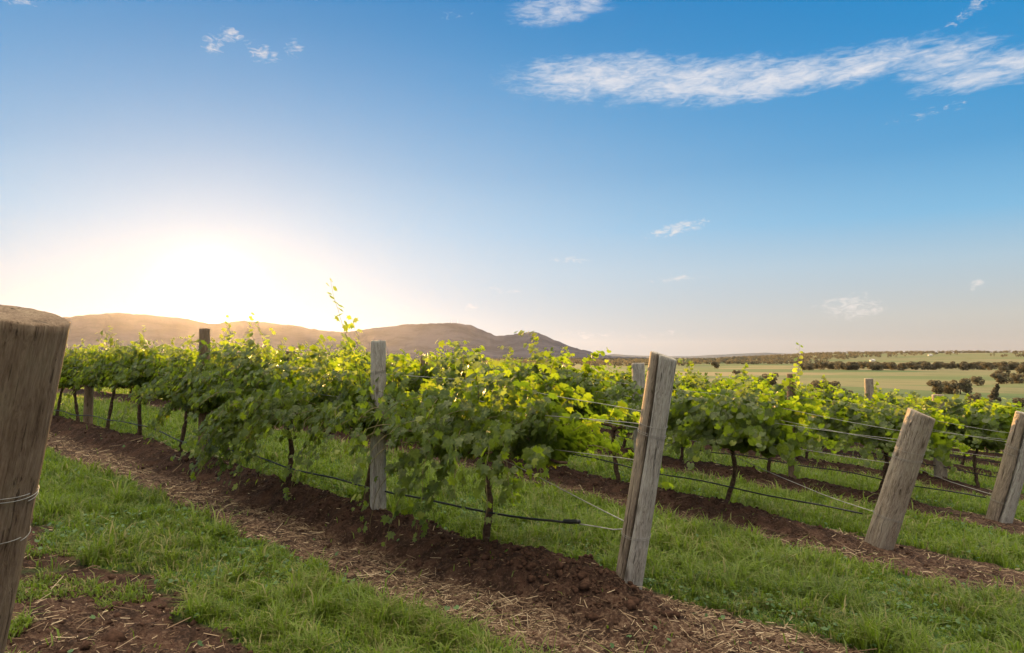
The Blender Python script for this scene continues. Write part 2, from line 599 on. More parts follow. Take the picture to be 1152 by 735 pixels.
M = {}
M['ground'] = ground_mat()
M['post'] = wood_mat("weathered_wood", (0.075, 0.050, 0.034), (0.25, 0.195, 0.145), (0.42, 0.36, 0.29))
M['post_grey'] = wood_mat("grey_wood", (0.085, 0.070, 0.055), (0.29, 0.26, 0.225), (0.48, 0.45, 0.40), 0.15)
M['post_brown'] = wood_mat("brown_wood", (0.060, 0.036, 0.022), (0.18, 0.120, 0.078), (0.29, 0.21, 0.145), 0.15)
M['bark'] = simple_mat("vine_bark", (0.050, 0.032, 0.022), (0.125, 0.080, 0.052), 30, 0.95, 0.1, 0.8)
M['cane'] = simple_mat("green_cane", (0.10, 0.10, 0.035), (0.17, 0.12, 0.05), 20, 0.7, 0.3)
M['leaf'] = leaf_mat("vine_leaf", (0.007, 0.018, 0.005), (0.028, 0.052, 0.010), (0.17, 0.19, 0.03), (0.28, 0.38, 0.015), 0.42, 0.47)
M['leaf_young'] = leaf_mat("young_leaf", (0.055, 0.105, 0.022), (0.10, 0.17, 0.03), (0.2, 0.22, 0.04), (0.34, 0.42, 0.03), 0.45)
M['grass'] = leaf_mat("grass_blade", (0.020, 0.060, 0.005), (0.120, 0.190, 0.012), (0.24, 0.20, 0.08), (0.16, 0.24, 0.02), 0.38, 0.55)
M['weed'] = leaf_mat("clover_leaf", (0.022, 0.060, 0.020), (0.060, 0.130, 0.040), (0.12, 0.16, 0.05), (0.12, 0.22, 0.02), 0.3, 0.55)
M['straw'], _t, _o = new_mat("dry_straw")
principled(_t, _o, _t.ramp(_t.attr('rnd'), [(0.0, (0.050, 0.028, 0.018)), (0.45, (0.13, 0.080, 0.050)), (0.8, (0.26, 0.185, 0.115)), (1.0, (0.42, 0.33, 0.22))]), 0.85, 0.15)
M['clod'] = simple_mat("soil_clod", (0.028, 0.015, 0.010), (0.075, 0.040, 0.027), 30, 0.95, 0.08, 0.6)
M['hose'] = simple_mat("black_polythene", (0.012, 0.012, 0.012), (0.022, 0.021, 0.020), 12, 0.45, 0.4)
M['wire'] = simple_mat("galvanised_wire", (0.24, 0.225, 0.20), (0.38, 0.36, 0.33), 20, 0.55, 0.35, 0, 0.3)
M['tree_leaf'] = simple_mat("eucalypt_leaf", (0.085, 0.080, 0.055), (0.15, 0.132, 0.098), 0.4, 0.85, 0.1)
_t = NT(M['tree_leaf'].node_tree)
_b = next(n for n in _t.n if n.type == 'BSDF_PRINCIPLED')
_o = next(n for n in _t.n if n.type == 'OUTPUT_MATERIAL')
_tl = _t.n.new('ShaderNodeBsdfTranslucent')
_tl.inputs[0].default_value = (0.16, 0.14, 0.09, 1)
_mx = _t.n.new('ShaderNodeMixShader')
_mx.inputs[0].default_value = 0.45
_t.l.new(_b.outputs[0], _mx.inputs[1]); _t.l.new(_tl.outputs[0], _mx.inputs[2]); _t.l.new(_mx.outputs[0], _o.inputs[0])
M['tree_bark'] = simple_mat("eucalypt_bark", (0.12, 0.09, 0.07), (0.25, 0.20, 0.16), 2, 0.9, 0.1)
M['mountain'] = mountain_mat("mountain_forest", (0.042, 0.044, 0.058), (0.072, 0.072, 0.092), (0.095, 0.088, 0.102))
M['far_hill'] = mountain_mat("far_forest_hazed", (0.09, 0.10, 0.115), (0.11, 0.12, 0.135), (0.12, 0.13, 0.14))  # pale blue of distance haze is put into the forest colour
M['wall'] = simple_mat("cream_paint", (0.62, 0.58, 0.50), (0.70, 0.66, 0.58), 0.6, 0.8)
M['roof'] = simple_mat("pale_iron_roof", (0.42, 0.38, 0.34), (0.52, 0.46, 0.41), 0.5, 0.5)
M['steel'] = simple_mat("painted_steel", (0.35, 0.33, 0.33), (0.45, 0.43, 0.43), 0.3, 0.6)
M['darkglass'] = simple_mat("dark_window", (0.03, 0.03, 0.035), (0.05, 0.05, 0.055), 0.3, 0.2)


# ------------------------------------------------------------------ ground sheet
def build_ground():
    th = np.concatenate([np.linspace(-180, -58, 34)[:-1], np.linspace(-58, -47, 30)[:-1], np.linspace(-47, 47, 700),
                         np.linspace(47, 58, 30)[1:], np.linspace(58, 180, 34)[1:-1]])
    th = np.radians(th)
    r = np.concatenate([np.geomspace(0.3, 2.6, 30)[:-1], np.geomspace(2.6, 30, 520)[:-1], np.geomspace(30, 300, 110)[:-1], np.geomspace(300, 18500, 130)])
    Rr, Tt = np.meshgrid(r, th, indexing='ij')
    x = (Rr * np.sin(Tt)).ravel()
    y = (Rr * np.cos(Tt)).ravel()
    z, soil, straw, vm = full_ground(x, y)
    nr, nt = len(r), len(th)
    i = np.arange(nr - 1)[:, None] * nt
    j = np.arange(nt)[None, :]
    q = np.stack([i + j, i + nt + j, i + nt + (j + 1) % nt, i + (j + 1) % nt], -1).reshape(-1, 4)
    V = np.stack([x, y, z], -1)
    c = len(V)
    V = np.concatenate([V, [[0, 0, z[:nt].mean()]]])
    tri = np.stack([np.full(nt, c), j[0], (j[0] + 1) % nt], -1)
    ext = lambda a, v: np.concatenate([a, [v]])
    me = make_mesh("ground", V, [q[:, ::-1], tri[:, ::-1]], M['ground'], {'soil': ext(soil, 0), 'straw': ext(straw, 0), 'vineyard': ext(vm, 1)})
    o = link("ground", me)
    tag(o, "grassy vineyard slope with bare reddish soil strips falling to green valley paddocks", "ground", kind='structure')


build_ground()


# ------------------------------------------------------------------ mountains and far hills
def range_mesh(name, prof, Rd, front, back, base, mat, na, nrr, rough, seed, dist_fn=None):
    """prof: list of (photo px, photo py) of the skyline; the range stands Rd metres away"""
    px = np.array([p[0] for p in prof], float)
    tx = (px - 576) / 768
    azs = np.arctan(tx)
    tz = (402 - np.array([p[1] for p in prof], float)) / 768
    A = np.linspace(azs[0], azs[-1], na)
    RR = np.interp(A, azs, [dist_fn(p) if dist_fn else Rd for p in px])
    H = np.interp(A, azs, tz / np.sqrt(1 + tx ** 2)) * RR
    H = H + rough * (fbm(A * 160, A * 0 + 3.3, 4, seed) - 0.5)
    t = np.linspace(0, 1, nrr)
    rows = []
    for tt in t:
        if tt < 0.72:
            u = tt / 0.72
            rad = RR - front * (1 - u)
            prof_h = 0.30 * u + 0.70 * u ** 2.6
        else:
            u = (tt - 0.72) / 0.28
            rad = RR + back * u
            prof_h = 1 - u ** 1.6
        gully = (fbm(A * 46 + 1.3 * np.sin(u * 4) + 0.6 * u, A * 0 + u * 2.2, 4, seed + 7) - 0.5)
        amp = 0.75 * (prof_h * (1 - prof_h)) * 2.2
        hh = base + (H - base) * np.clip(prof_h + gully * amp * 0.6, 0, None)
        rad = rad + gully * front * 0.10 * (1 - abs(2 * tt - 1))
        rows.append(np.stack([rad * np.sin(A), rad * np.cos(A), hh], -1))
    V = np.concatenate(rows)
    i = np.arange(nrr - 1)[:, None] * na
    j = np.arange(na - 1)[None, :]
    q = np.stack([i + j, i + j + 1, i + na + j + 1, i + na + j], -1).reshape(-1, 4)
    return make_mesh(name, V, q, mat)


MOUNT = [(-620, 372), (-420, 358), (-250, 365), (-120, 360), (-20, 366), (40, 361), (70, 357), (100, 353.5), (130, 352), (165, 354), (200, 357), (222, 361), (240, 364), (275, 361), (300, 362.5),
         (335, 367), (365, 372), (392, 373.5), (420, 369), (450, 365.5), (480, 364.5), (512, 362.5), (530, 366), (548, 374), (560, 378),
         (578, 376), (598, 373), (606, 374.5), (622, 382), (645, 391), (668, 397), (690, 401), (740, 403.5), (800, 405)]
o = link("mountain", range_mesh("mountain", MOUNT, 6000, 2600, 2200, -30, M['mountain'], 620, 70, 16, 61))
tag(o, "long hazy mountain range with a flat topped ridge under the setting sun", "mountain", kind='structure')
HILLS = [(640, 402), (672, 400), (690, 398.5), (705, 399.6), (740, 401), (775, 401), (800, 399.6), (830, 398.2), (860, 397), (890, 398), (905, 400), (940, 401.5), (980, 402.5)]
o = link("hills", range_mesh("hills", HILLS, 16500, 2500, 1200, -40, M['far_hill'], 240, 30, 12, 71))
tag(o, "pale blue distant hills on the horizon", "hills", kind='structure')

# ------------------------------------------------------------------ haze
def build_haze(dens=0.000006):
    m, t, out = new_mat("haze")
    v = t.n.new('ShaderNodeVolumePrincipled')
    v.inputs['Color'].default_value = (0.88, 0.86, 0.95, 1)
    v.inputs['Density'].default_value = dens
    v.inputs['Anisotropy'].default_value = 0.75
    t.l.new(v.outputs[0], out.inputs['Volume'])
    X, z0, z1 = 19500, -75.0, 440.0
    V = [(sx * X, sy * X, z) for z in (z0, z1) for sy in (-1, 1) for sx in (-1, 1)]
    F = np.array([[0, 2, 3, 1], [4, 5, 7, 6], [0, 1, 5, 4], [2, 6, 7, 3], [0, 4, 6, 2], [1, 3, 7, 5]])
    o = link("haze", make_mesh("haze", V, F, m, smooth=False))
    tag(o, "thin evening haze lying over the valley and hills", "haze", kind='stuff')


build_haze()

# ------------------------------------------------------------------ posts
def post_mesh(name, h, rad, mat, crack_deg=None, crack_depth=0.0, top_tilt=(0, 0), seed=0, squash=1.0, facets=0.0, bury=0.25, taper=0.06):
    nr, ns = 90, 150 if crack_depth > 0.2 else 64
    zs = np.concatenate([np.linspace(-bury, h, nr)])
    th = np.arange(ns) * 2 * np.pi / ns
    Z, T = np.meshgrid(zs, th, indexing='ij')
    rr = rad * (1 + taper * (1 - Z / h))
    rr = rr * (1 + 0.10 * (fbm(np.cos(T) * 1.3 + 4, np.sin(T) * 1.3 + Z * 0.35 + seed, 3, seed) - 0.5))
    rr = rr * (1 + 0.035 * (fbm(np.cos(T) * 7 + 9, np.sin(T) * 7 + Z * 0.5, 3, seed + 3) - 0.5))
    rr = rr + facets * rad * np.maximum(0, np.cos(2 * T + seed))
    if crack_deg is not None:
        c = R(crack_deg) + 0.10 * np.sin(Z * 3.1 + seed)
        dT = (T - c + np.pi) % (2 * np.pi) - np.pi
        rr = rr - crack_depth * rad * (np.exp(-(dT / (0.055 + 0.02 * np.sin(Z * 7 + seed))) ** 2) + 0.25 * np.exp(-(dT / 0.22) ** 2))
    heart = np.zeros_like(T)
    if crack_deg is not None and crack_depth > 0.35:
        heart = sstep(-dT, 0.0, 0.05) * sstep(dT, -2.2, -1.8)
    X = rr * np.cos(T)
    Y = rr * np.sin(T) * squash
    ztop = top_tilt[0] * X + top_tilt[1] * Y
    f = np.clip((Z - (h - 0.25)) / 0.25, 0, 1)
    Zz = Z + f * (ztop + 0.004 * (fbm(X * 40, Y * 40, 2, seed + 9) - 0.5))
    V = np.stack([X, Y, Zz], -1).reshape(-1, 3)
    i = np.arange(nr - 1)[:, None] * ns
    j = np.arange(ns)[None, :]
    q = np.stack([i + j, i + (j + 1) % ns, i + ns + (j + 1) % ns, i + ns + j], -1).reshape(-1, 4)
    # chamfered top: inner ring and centre
    top = (nr - 1) * ns
    inner = V[top:top + ns] * np.array([0.93, 0.93, 1]) + np.array([0, 0, 0.006])
    inner2 = V[top:top + ns] * np.array([0.5, 0.5, 1]) + np.array([0, 0, 0.004])
    n0 = len(V)
    ctr = np.array([[0, 0, V[top:top + ns, 2].mean() + 0.004]])
    V = np.concatenate([V, inner, inner2, ctr])
    jj = j[0]
    q = np.concatenate([q, np.stack([top + jj, top + (jj + 1) % ns, n0 + (jj + 1) % ns, n0 + jj], -1),
                        np.stack([n0 + jj, n0 + (jj + 1) % ns, n0 + ns + (jj + 1) % ns, n0 + ns + jj], -1)])
    tri = np.stack([n0 + ns + jj, n0 + ns + (jj + 1) % ns, np.full(ns, n0 + 2 * ns)], -1)
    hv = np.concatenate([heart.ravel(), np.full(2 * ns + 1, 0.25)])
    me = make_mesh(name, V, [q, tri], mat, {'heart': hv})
    return me


def ring_mesh(rad, z, squash=1.0, wire=0.0022, turns=1.0, drop=0.012, seed=0):
    a = np.linspace(0, 2 * np.pi * turns, int(40 * turns))
    P = np.stack([np.cos(a) * rad, np.sin(a) * rad * squash, z + drop * np.sin(a + seed) + 0.006 * a / np.pi], -1)
    v, p = tube(P, wire, 5)
    return make_mesh("wire_tie", v, p, M['wire'])


def place_post(row, s, h, rad, mat, label, group, lean=0.0, lean_x=0.0, ties=(), crack=None, depth=0.0, tilt=(0, 0), seed=0, squash=1.0, facets=0.0, spin=0.0, z_off=0.0, across=0.0):
    p = ROW_END[row] + DIR * s + PERP * across
    z = gz(p[0], p[1]) - 0.03 + z_off
    me = post_mesh("vineyard_post", h + 0.03, rad, mat, crack, depth, tilt, seed, squash, facets)
    o = link("vineyard_post", me)
    # lean: away from the row (towards -DIR)
    ax = Vector((-DIR[0], -DIR[1], 0)).cross(Vector((0, 0, 1))) * -1
    rot = Matrix.Rotation(lean, 4, Vector((0, 0, 1)).cross(Vector((-DIR[0], -DIR[1], 0)))) @ Matrix.Rotation(lean_x, 4, 'Y') @ Matrix.Rotation(spin, 4, 'Z')
    o.matrix_world = Matrix.Translation((p[0], p[1], z)) @ rot
    tag(o, label, "post", group)
    for k, tz in enumerate(ties):
        rr = rad * (1 + 0.06 * (1 - tz / h)) * 1.045
        link("wire_tie", ring_mesh(rr, tz, squash, 0.0014, 2.0 if k % 2 == 0 else 1.0, 0.010, seed + k), o)
    return o


G_END = "thick leaning end posts of the vine rows"
G_LINE = "upright line posts along the vine rows"
place_post(0, 0.0, 1.61, 0.128, M['post_brown'], "thick brown post with two wire bands at left edge, nearest to the viewer", G_END, lean=R(13), lean_x=R(6), ties=(1.10, 0.98),
           crack=262, depth=0.28, tilt=(0.02, -0.05), seed=3, facets=0.03)
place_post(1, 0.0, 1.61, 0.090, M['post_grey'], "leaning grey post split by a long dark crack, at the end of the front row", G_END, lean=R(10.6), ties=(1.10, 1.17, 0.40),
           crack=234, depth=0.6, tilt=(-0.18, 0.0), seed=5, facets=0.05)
place_post(2, 0.0, 1.46, 0.128, M['post'], "leaning weathered post with uncracked knotty face, between the other two leaning posts on the right", G_END, lean=R(17), ties=(1.0, 1.08, 0.35),
           crack=200, depth=0.12, tilt=(-0.16, 0.0), seed=8, facets=0.02)
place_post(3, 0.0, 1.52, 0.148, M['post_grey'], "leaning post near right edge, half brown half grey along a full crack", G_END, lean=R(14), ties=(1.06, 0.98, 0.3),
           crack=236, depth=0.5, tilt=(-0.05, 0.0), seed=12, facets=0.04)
for k, (row, s, h, rad, mat, lab) in enumerate([
        (1, 2.67, 1.57, 0.072, 'post_grey', "upright grey post rising above the canopy beside the tallest vine shoot"),
        (1, 6.75, 1.82, 0.070, 'post_brown', "dark upright post in the front row directly below the sun"),
        (1, 11.75, 1.25, 0.075, 'post_brown', "short dark post under the canopy, farthest post of the front row"),
        (2, 2.86, 1.66, 0.085, 'post_grey', "grey post top rising above the vines just left of the cracked leaning post"),
        (3, 2.8, 1.72, 0.060, 'post_brown', "slim brown upright post wrapped by a tall leafy shoot"),
        (4, 1.9, 1.60, 0.105, 'post', "thick grey post top above the leaves, right of the other pale post top"),
        (5, 4.64, 1.92, 0.105, 'post', "pale post top above the leaves, left of the leaning knotty post")]):
    place_post(row, s, h, rad, M[mat], lab, G_LINE, lean_x=R(random.uniform(-1.2, 1.2)), ties=(min(1.3, h - .2),), across=(-0.12 if k == 0 else 0.0), seed=20 + k, spin=k, crack=250 + 20 * k, depth=0.15)
FARPOST = post_mesh("vineyard_post", 1.62, 0.065, M['post_brown'], 250, 0.15, (0.1, 0), 40)
ORD = ['nearest', 'front', 'second', 'third', 'fourth', 'fifth', 'sixth', 'seventh', 'eighth']
for row in range(2, 8):
    s0 = {2: 7.4, 3: 7.4, 4: 6.5, 5: 9.2}.get(row, 2.8)
    for k in range(4):
        s = s0 + 4.6 * k
        p = ROW_END[row] + DIR * s
        o = link("vineyard_post", FARPOST, loc=(p[0], p[1], gz(p[0], p[1]) - 0.12), rot=(R(random.uniform(-2, 2)), R(random.uniform(-2, 2)), random.uniform(0, 6)))
        tag(o, f"slim brown post half hidden among the vines deep in the {ORD[row]} row", "post", f"hidden posts of the {ORD[row]} row")

# ------------------------------------------------------------------ grapevines
OUT_FULL = [(0, 1.05), (20, .66), (31, .60), (50, 1.0), (66, .72), (80, .52), (106, .86), (132, .62), (150, .66), (172, .58)]


def leaf_template(full=True):
    if full:
        pts = [(math.sin(R(a)) * r_, math.cos(R(a)) * r_) for a, r_ in OUT_FULL]
        left = [(-x, y) for x, y in pts[1:]][::-1]
        ring = pts + [(0.0, -0.22)] + left
    else:
        ring = [(0, 1.0), (.72, .62), (.86, -.25), (.42, -.66), (0, -.2), (-.42, -.66), (-.86, -.25), (-.72, .62)]
    ring = np.array(ring)
    r2 = (ring ** 2).sum(1)
    z = -0.20 * r2 + 0.14 * np.abs(ring[:, 0])
    V = np.concatenate([[[0, 0, 0.0]], np.column_stack([ring, z])])
    n = len(ring)
    F = np.array([[0, 1 + (k + 1) % n, 1 + k] for k in range(n)])
    return V, F


LT = {True: leaf_template(True), False: leaf_template(False)}


def unit(a):
    return a / (np.linalg.norm(a, axis=-1, keepdims=True) + 1e-9)


def leaves_mesh_data(P, N, T, S, rnd, full, rng):
    Vt, Ft = LT[full]
    N = unit(N)
    T = unit(T - (T * N).sum(1, keepdims=True) * N)
    B = np.cross(T, N)
    nz = rng.normal(1, 0.6, len(P))      # how strongly each leaf is cupped
    V = (P[:, None, :] + S[:, None, None] * (Vt[None, :, 0:1] * B[:, None, :] + Vt[None, :, 1:2] * T[:, None, :] + (Vt[None, :, 2:3] * nz[:, None, None]) * N[:, None, :]))
    nv = len(Vt)
    F = (np.arange(len(P))[:, None, None] * nv + Ft[None]).reshape(-1, 3)
    return V.reshape(-1, 3), F, np.repeat(rnd, nv)


def grow_cane(rng, start, d, length, step, flop, wire_spring, top, wander=0.10):
    P = [np.array(start, float)]
    d = np.array(d, float); d /= np.linalg.norm(d)
    n = max(3, int(length / step))
    for k in range(n):
        p = P[-1]
        t = k / n
        d = d + rng.normal(0, wander, 3)
        d[2] -= flop * (0.15 + 1.4 * t * t)
        if p[2] < 1.25 and wire_spring:
            d[1] -= wire_spring * p[1]
        if p[2] > top:
            d[2] -= 0.35
            d[1] += 0.16 * np.sign(p[1] + rng.normal(0, 0.05))
        d /= np.linalg.norm(d)
        P.append(p + d * step)
    return np.array(P)


def vine_data(seed, ncane, leaf_per, size, full, span=0.80, top=1.33, droop=0.36, curtain=None, tall=(), gap=None):
    rng = np.random.default_rng(seed)
    canes = []
    nsp = 8
    spur_u = np.linspace(-span, span, nsp) + rng.normal(0, .05, nsp)
    spur_w = rng.gamma(2.2, 1, nsp); spur_w /= spur_w.sum()
    spur_t = rng.normal(0, .13, nsp)
    spur_l = rng.normal(0, .12, nsp)
    for k in range(ncane):
        si = rng.choice(nsp, p=spur_w)
        u = spur_u[si] + rng.normal(0, .04)
        side = rng.choice([-1, 1])
        start = (u, rng.normal(0, 0.04), 0.80 + rng.normal(0, 0.03))
        if rng.random() < droop:
            d = (rng.normal(0, .4), side * rng.uniform(.6, 1.1), rng.uniform(.5, 1.1))
            canes.append((grow_cane(rng, start, d, rng.uniform(.6, 1.25), 0.055, 0.15, 0.0, 1.35), 1.0))
        else:
            d = (rng.normal(0, .22) + spur_l[si], rng.normal(0, .42), 1.0)
            canes.append((grow_cane(rng, start, d, rng.uniform(.45, 1.0) + spur_t[si], 0.055, 0.05, 0.25, top + spur_t[si] + rng.normal(0, .07)), 1.0))
    if curtain:
        for (u, v, n_) in curtain:
            for _ in range(n_):
                start = (u + rng.normal(0, .10), v * .3, 0.95 + rng.normal(0, .06))
                d = (rng.normal(0, .3), v + rng.normal(0, .12), rng.uniform(-0.1, .4))
                canes.append((grow_cane(rng, start, d, rng.uniform(.9, 1.3), 0.05, 0.20, 0.0, 9), 0.95))
    P, N, T, S, C = [], [], [], [], []
    for path, sc in canes:
        for k in range(1, len(path)):
            t = k / len(path)
            for _ in range(leaf_per if rng.random() < .8 else leaf_per + 1):
                p = path[k]
                tng = path[k] - path[k - 1]
                off = rng.normal(0, 1, 3); off[2] = abs(off[2]) * .4
                off[1] += 0.9 * np.sign(p[1] + rng.normal(0, .08))
                off /= np.linalg.norm(off)
                q = p + off * rng.uniform(.03, .10)
                outw = np.array([rng.normal(0, .45), np.sign(q[1] + rng.normal(0, .10)) * 0.9, 0.55 + rng.normal(0, .35)])
                if q[2] > 1.35: outw[2] += 0.5
                P.append(q); N.append(outw)
                T.append(np.array([rng.normal(0, .5), 0.4 * np.sign(q[1]), -1.0 + rng.normal(0, .35)]))
                S.append(size * sc * (1.1 - 0.6 * t ** 2) * rng.uniform(.55, 1.3))
                C.append(np.clip(rng.beta(2, 2.4) + (0.22 if t > .8 else 0), 0, 1))
    P, N, T = np.array(P), np.array(N), np.array(T)
    S, C = np.array(S), np.array(C)
    if gap is not None:                     # the post stands in a gap of the foliage, on its open side
        off = np.abs(P[:, 0] - (gap - 1.33 * (P[:, 1] - 0.10)))
        ok = ~((P[:, 1] > 0.06) & (off < 0.15)) | (rng.random(len(P)) < np.where(P[:, 2] > 1.0, .34, .12))
        P, N, T, S, C = P[ok], N[ok], T[ok], S[ok], C[ok]
    lv = leaves_mesh_data(P, N, T, S, C, full, rng)
    pieces = [tube(path[:: (1 if full else 3)], np.linspace(.0045, .0018, len(path[:: (1 if full else 3)])), 4 if full else 3, False) for path, sc in canes]
    cn = merge(pieces)
    shoots = []
    for (u, v, hgt, lean) in tall:
        path = grow_cane(rng, (u, v, 1.15), (lean, rng.normal(0, .04), 1), hgt - 1.15, 0.045, 0.0, 0.0, 9, 0.045)
        Q, NN, TT, SS, CC = [], [], [], [], []
        for k in range(1, len(path)):
            t = k / len(path)
            sd = 1 if k % 2 else -1
            dirv = np.array([sd * .8 + rng.normal(0, .3), rng.normal(0, .6), .25])
            dirv /= np.linalg.norm(dirv)
            s_ = size * (1.2 - 0.7 * t) * rng.uniform(.85, 1.15)
            Q.append(path[k] + dirv * s_ * 0.9); NN.append(np.array([rng.normal(0, .5), rng.normal(-.4, .6), .7])); TT.append(dirv + np.array([0, 0, -.45])); SS.append(s_); CC.append(rng.uniform(.3, 1))
        l2 = leaves_mesh_data(np.array(Q), np.array(NN), np.array(TT), np.array(SS), np.array(CC), full, rng)
        shoots.append((tube(path, np.linspace(.004, .0015, len(path)), 4, False), l2))
    return lv, cn, shoots


def trunk_mesh(seed, bend=0.12, h=0.80, rad=0.026):
    rng = np.random.default_rng(seed)
    n = 16
    t = np.linspace(0, 1, n)
    ph = rng.uniform(0, 6)
    x = bend * (np.sin(t * 2.6 + ph) - math.sin(ph)) + rng.normal(0, .006, n)
    y = 0.05 * (np.sin(t * 3 + ph * 2) - math.sin(ph * 2)) + rng.normal(0, .004, n)
    x -= (x[-1]) * t ** 2 * 0.6
    P = np.stack([x, y, -0.10 + t * (h + 0.10)], -1)
    r_ = rad * (1.25 - 0.35 * t + 0.12 * np.sin(t * 19 + ph) + 0.4 * np.exp(-t * 9))
    v, p = tube(P, r_, 9)
    v = v + (fbm(v[:, 0] * 60, v[:, 2] * 18 + v[:, 1] * 40, 3, seed)[:, None] - .5) * 0.012
    return make_mesh("trunk", v, p, M['bark']), P[-1]


def cordon_mesh(seed, top, span=0.80, rad=0.019):
    rng = np.random.default_rng(seed + 99)
    pieces = []
    for sd in (-1, 1):
        t = np.linspace(0, 1, 12)
        P = np.stack([top[0] + sd * span * t, top[1] * (1 - t) + rng.normal(0, .008, 12), top[2] + 0.03 * np.sin(t * 3) + rng.normal(0, .008, 12) - .02], -1)
        pieces.append(tube(P, rad * (1.1 - .5 * t + .12 * np.sin(t * 31)), 7))
    v, p = merge(pieces)
    return make_mesh("cordon", v, p, M['bark'])


ROTZ = math.atan2(DIR[1], DIR[0])


def make_vine(seed, ncane, leaf_per, size, full, label, group, **kw):
    """one vine with its parts, at the origin with local X along the row"""
    bend = kw.pop('bend', 0.12)
    root = bpy.data.objects.new("grapevine", None)
    COL.objects.link(root)
    root.empty_display_size = 0.2
    tag(root, label, "grapevine", group)
    tm, top = trunk_mesh(seed, bend)
    link("trunk", tm, root)
    link("cordon", cordon_mesh(seed, top), root)
    (lv, lf, lr), cn, shoots = vine_data(seed, ncane, leaf_per, size, full, **kw)
    fo = link("foliage", make_mesh("foliage", lv, lf, M['leaf'], {'rnd': lr}), root)
    link("cane", make_mesh("cane", cn[0], cn[1], M['cane']), root)
    for (tv, tp), (sv, sf, sr) in shoots:
        so = link("shoot", make_mesh("shoot", tv, tp, M['cane']), root)
        link("shoot_leaves", make_mesh("shoot_leaves", sv, sf, M['leaf_young'], {'rnd': sr}), so)
    return root


def set_vine(root, row, s, flip=False, scale=1.0):
    p = ROW_END[row] + DIR * s
    z = gz(p[0], p[1])
    p2 = p + DIR * 0.8; p1 = p - DIR * 0.8
    slope = (gz(*p2) - gz(*p1)) / 1.6
    root.location = (p[0], p[1], z - 0.02)
    root.rotation_mode = 'XYZ'
    rz = ROTZ + (math.pi if flip else 0)
    root.rotation_euler = (0, -math.atan(slope) * (-1 if flip else 1), rz)
    root.scale = (1, 1, scale)


def copy_tree(o, parent=None):
    c = o.copy()
    COL.objects.link(c)
    if parent is not None:
        c.parent = parent
    for ch in list(o.children):
        copy_tree(ch, c)
    return c


G1 = "grapevines of the front row"
FRONT = [  # s, label, kwargs
    (1.42, "bushy grapevine with bent bare trunk, last of the front row before the cracked leaning post", dict(seed=101, gap=1.25, bend=-0.16, span=.62, curtain=[(0.05, .5, 7), (-.22, .4, 5), (.22, .3, 4), (-.4, -.4, 3)], tall=[(.5, 0, 1.62, .1)])),
    (3.05, "grapevine just behind the upright grey post, with the tallest shoot reaching above the ridge", dict(seed=102, gap=-.38, bend=0.05, curtain=[(.15, .4, 4), (.5, .3, 3)], tall=[(.05, .05, 2.36, .12), (.10, .02, 1.95, .08), (.42, .05, 1.85, -.1)])),
    (4.60, "grapevine with a leafy curtain hanging down nearly to the soil mound", dict(seed=103, bend=0.1, curtain=[(.0, .75, 8), (-.25, .85, 8), (-.55, .6, 4)], tall=[(.35, 0, 1.95, .1), (.62, .03, 1.85, -.15)])),
    (6.05, "grapevine with spiky upright shoots just right of the dark post below the sun", dict(seed=104, bend=0.12, curtain=[(.3, .4, 3)], tall=[(-.5, 0, 2.0, .12), (.15, .06, 1.95, -.05), (-.1, 0, 1.8, .1)])),
    (7.62, "first grapevine to the left of the dark post below the sun", dict(seed=105, bend=0.16, tall=[(-.3, 0, 1.9, -.35)])),
    (9.15, "second grapevine to the left of the dark post below the sun", dict(seed=106, bend=-0.2, tall=[(.1, 0, 1.8, .1)])),
    (10.7, "third grapevine left of the dark post below the sun, nearest the short dark post", dict(seed=107, bend=0.08, tall=[(.3, 0, 1.85, .05)])),
]
front_roots = []
for s, lab, kw in FRONT:
    v = make_vine(kw.pop('seed'), 62, 2, 0.064, True, lab, G1, **kw)
    set_vine(v, 1, s)
    front_roots.append(v)
for k, s in enumerate((12.25, 13.8, 15.35, 16.9, 18.4)):
    v = copy_tree(front_roots[(4, 6, 5, 3, 6)[k]])
    tag(v, "small grapevine at the far left end of the front row beyond its last post", "grapevine", G1)
    set_vine(v, 1, s, flip=k % 2 == 0, scale=0.96)

# the rows behind: four detailed vines shared by rows 2-3, three lighter ones by the rest
protos = [make_vine(201 + k, 70, 2, 0.066, False, "x", "x", top=1.42, droop=0.50, bend=(-1) ** k * .12, tall=([(.2, 0, 1.75, .1)] if k % 2 else [])) for k in range(5)]
far_protos = [make_vine(301 + k, 52, 2, 0.078, False, "x", "x", top=1.42, droop=0.48, tall=([(.2, 0, 1.7, .1)] if k == 0 else [])) for k in range(4)]
used = set()


def put_vine(pool, idx, row, s, label, group):
    src = pool[idx % len(pool)]
    if src.name in used:
        v = copy_tree(src)
    else:
        used.add(src.name)
        v = src
    tag(v, label, "grapevine", group)
    set_vine(v, row, s, flip=random.random() < .5, scale=random.uniform(.95, 1.05))
    return v


for row in range(2, 9):
    n = {2: 17, 3: 20}.get(row, 20)
    s_first = {2: 1.75, 3: 1.6}.get(row, 1.2)
    pool = protos if row <= 3 else far_protos
    for k in range(n):
        s = s_first + 1.56 * k + random.uniform(-.12, .12)
        if row in (2, 3) and k == 0:
            lab = {2: "grapevine with forked trunk nearest the knotty leaning post, end of the second row",
                   3: "grapevine left of the half brown half grey post, end of the third row"}[row]
        else:
            lab = f"grapevine inside the {ORD[row]} row back, merging with its neighbours"
        if row == 3 and k == 1:
            v = make_vine(411, 60, 2, 0.064, False, "grapevine beside the slim brown post, its tall leafy shoot climbing above the post top", "grapevines of the third row back",
                          top=1.40, droop=0.45, tall=[(-.36, .08, 2.28, .0), (-.30, -.05, 1.95, -.05)])
            set_vine(v, 3, 3.16)
            continue
        put_vine(pool, random.randrange(99) if k > 4 else k, row, s, lab, f"grapevines of the {ORD[row]} row back")

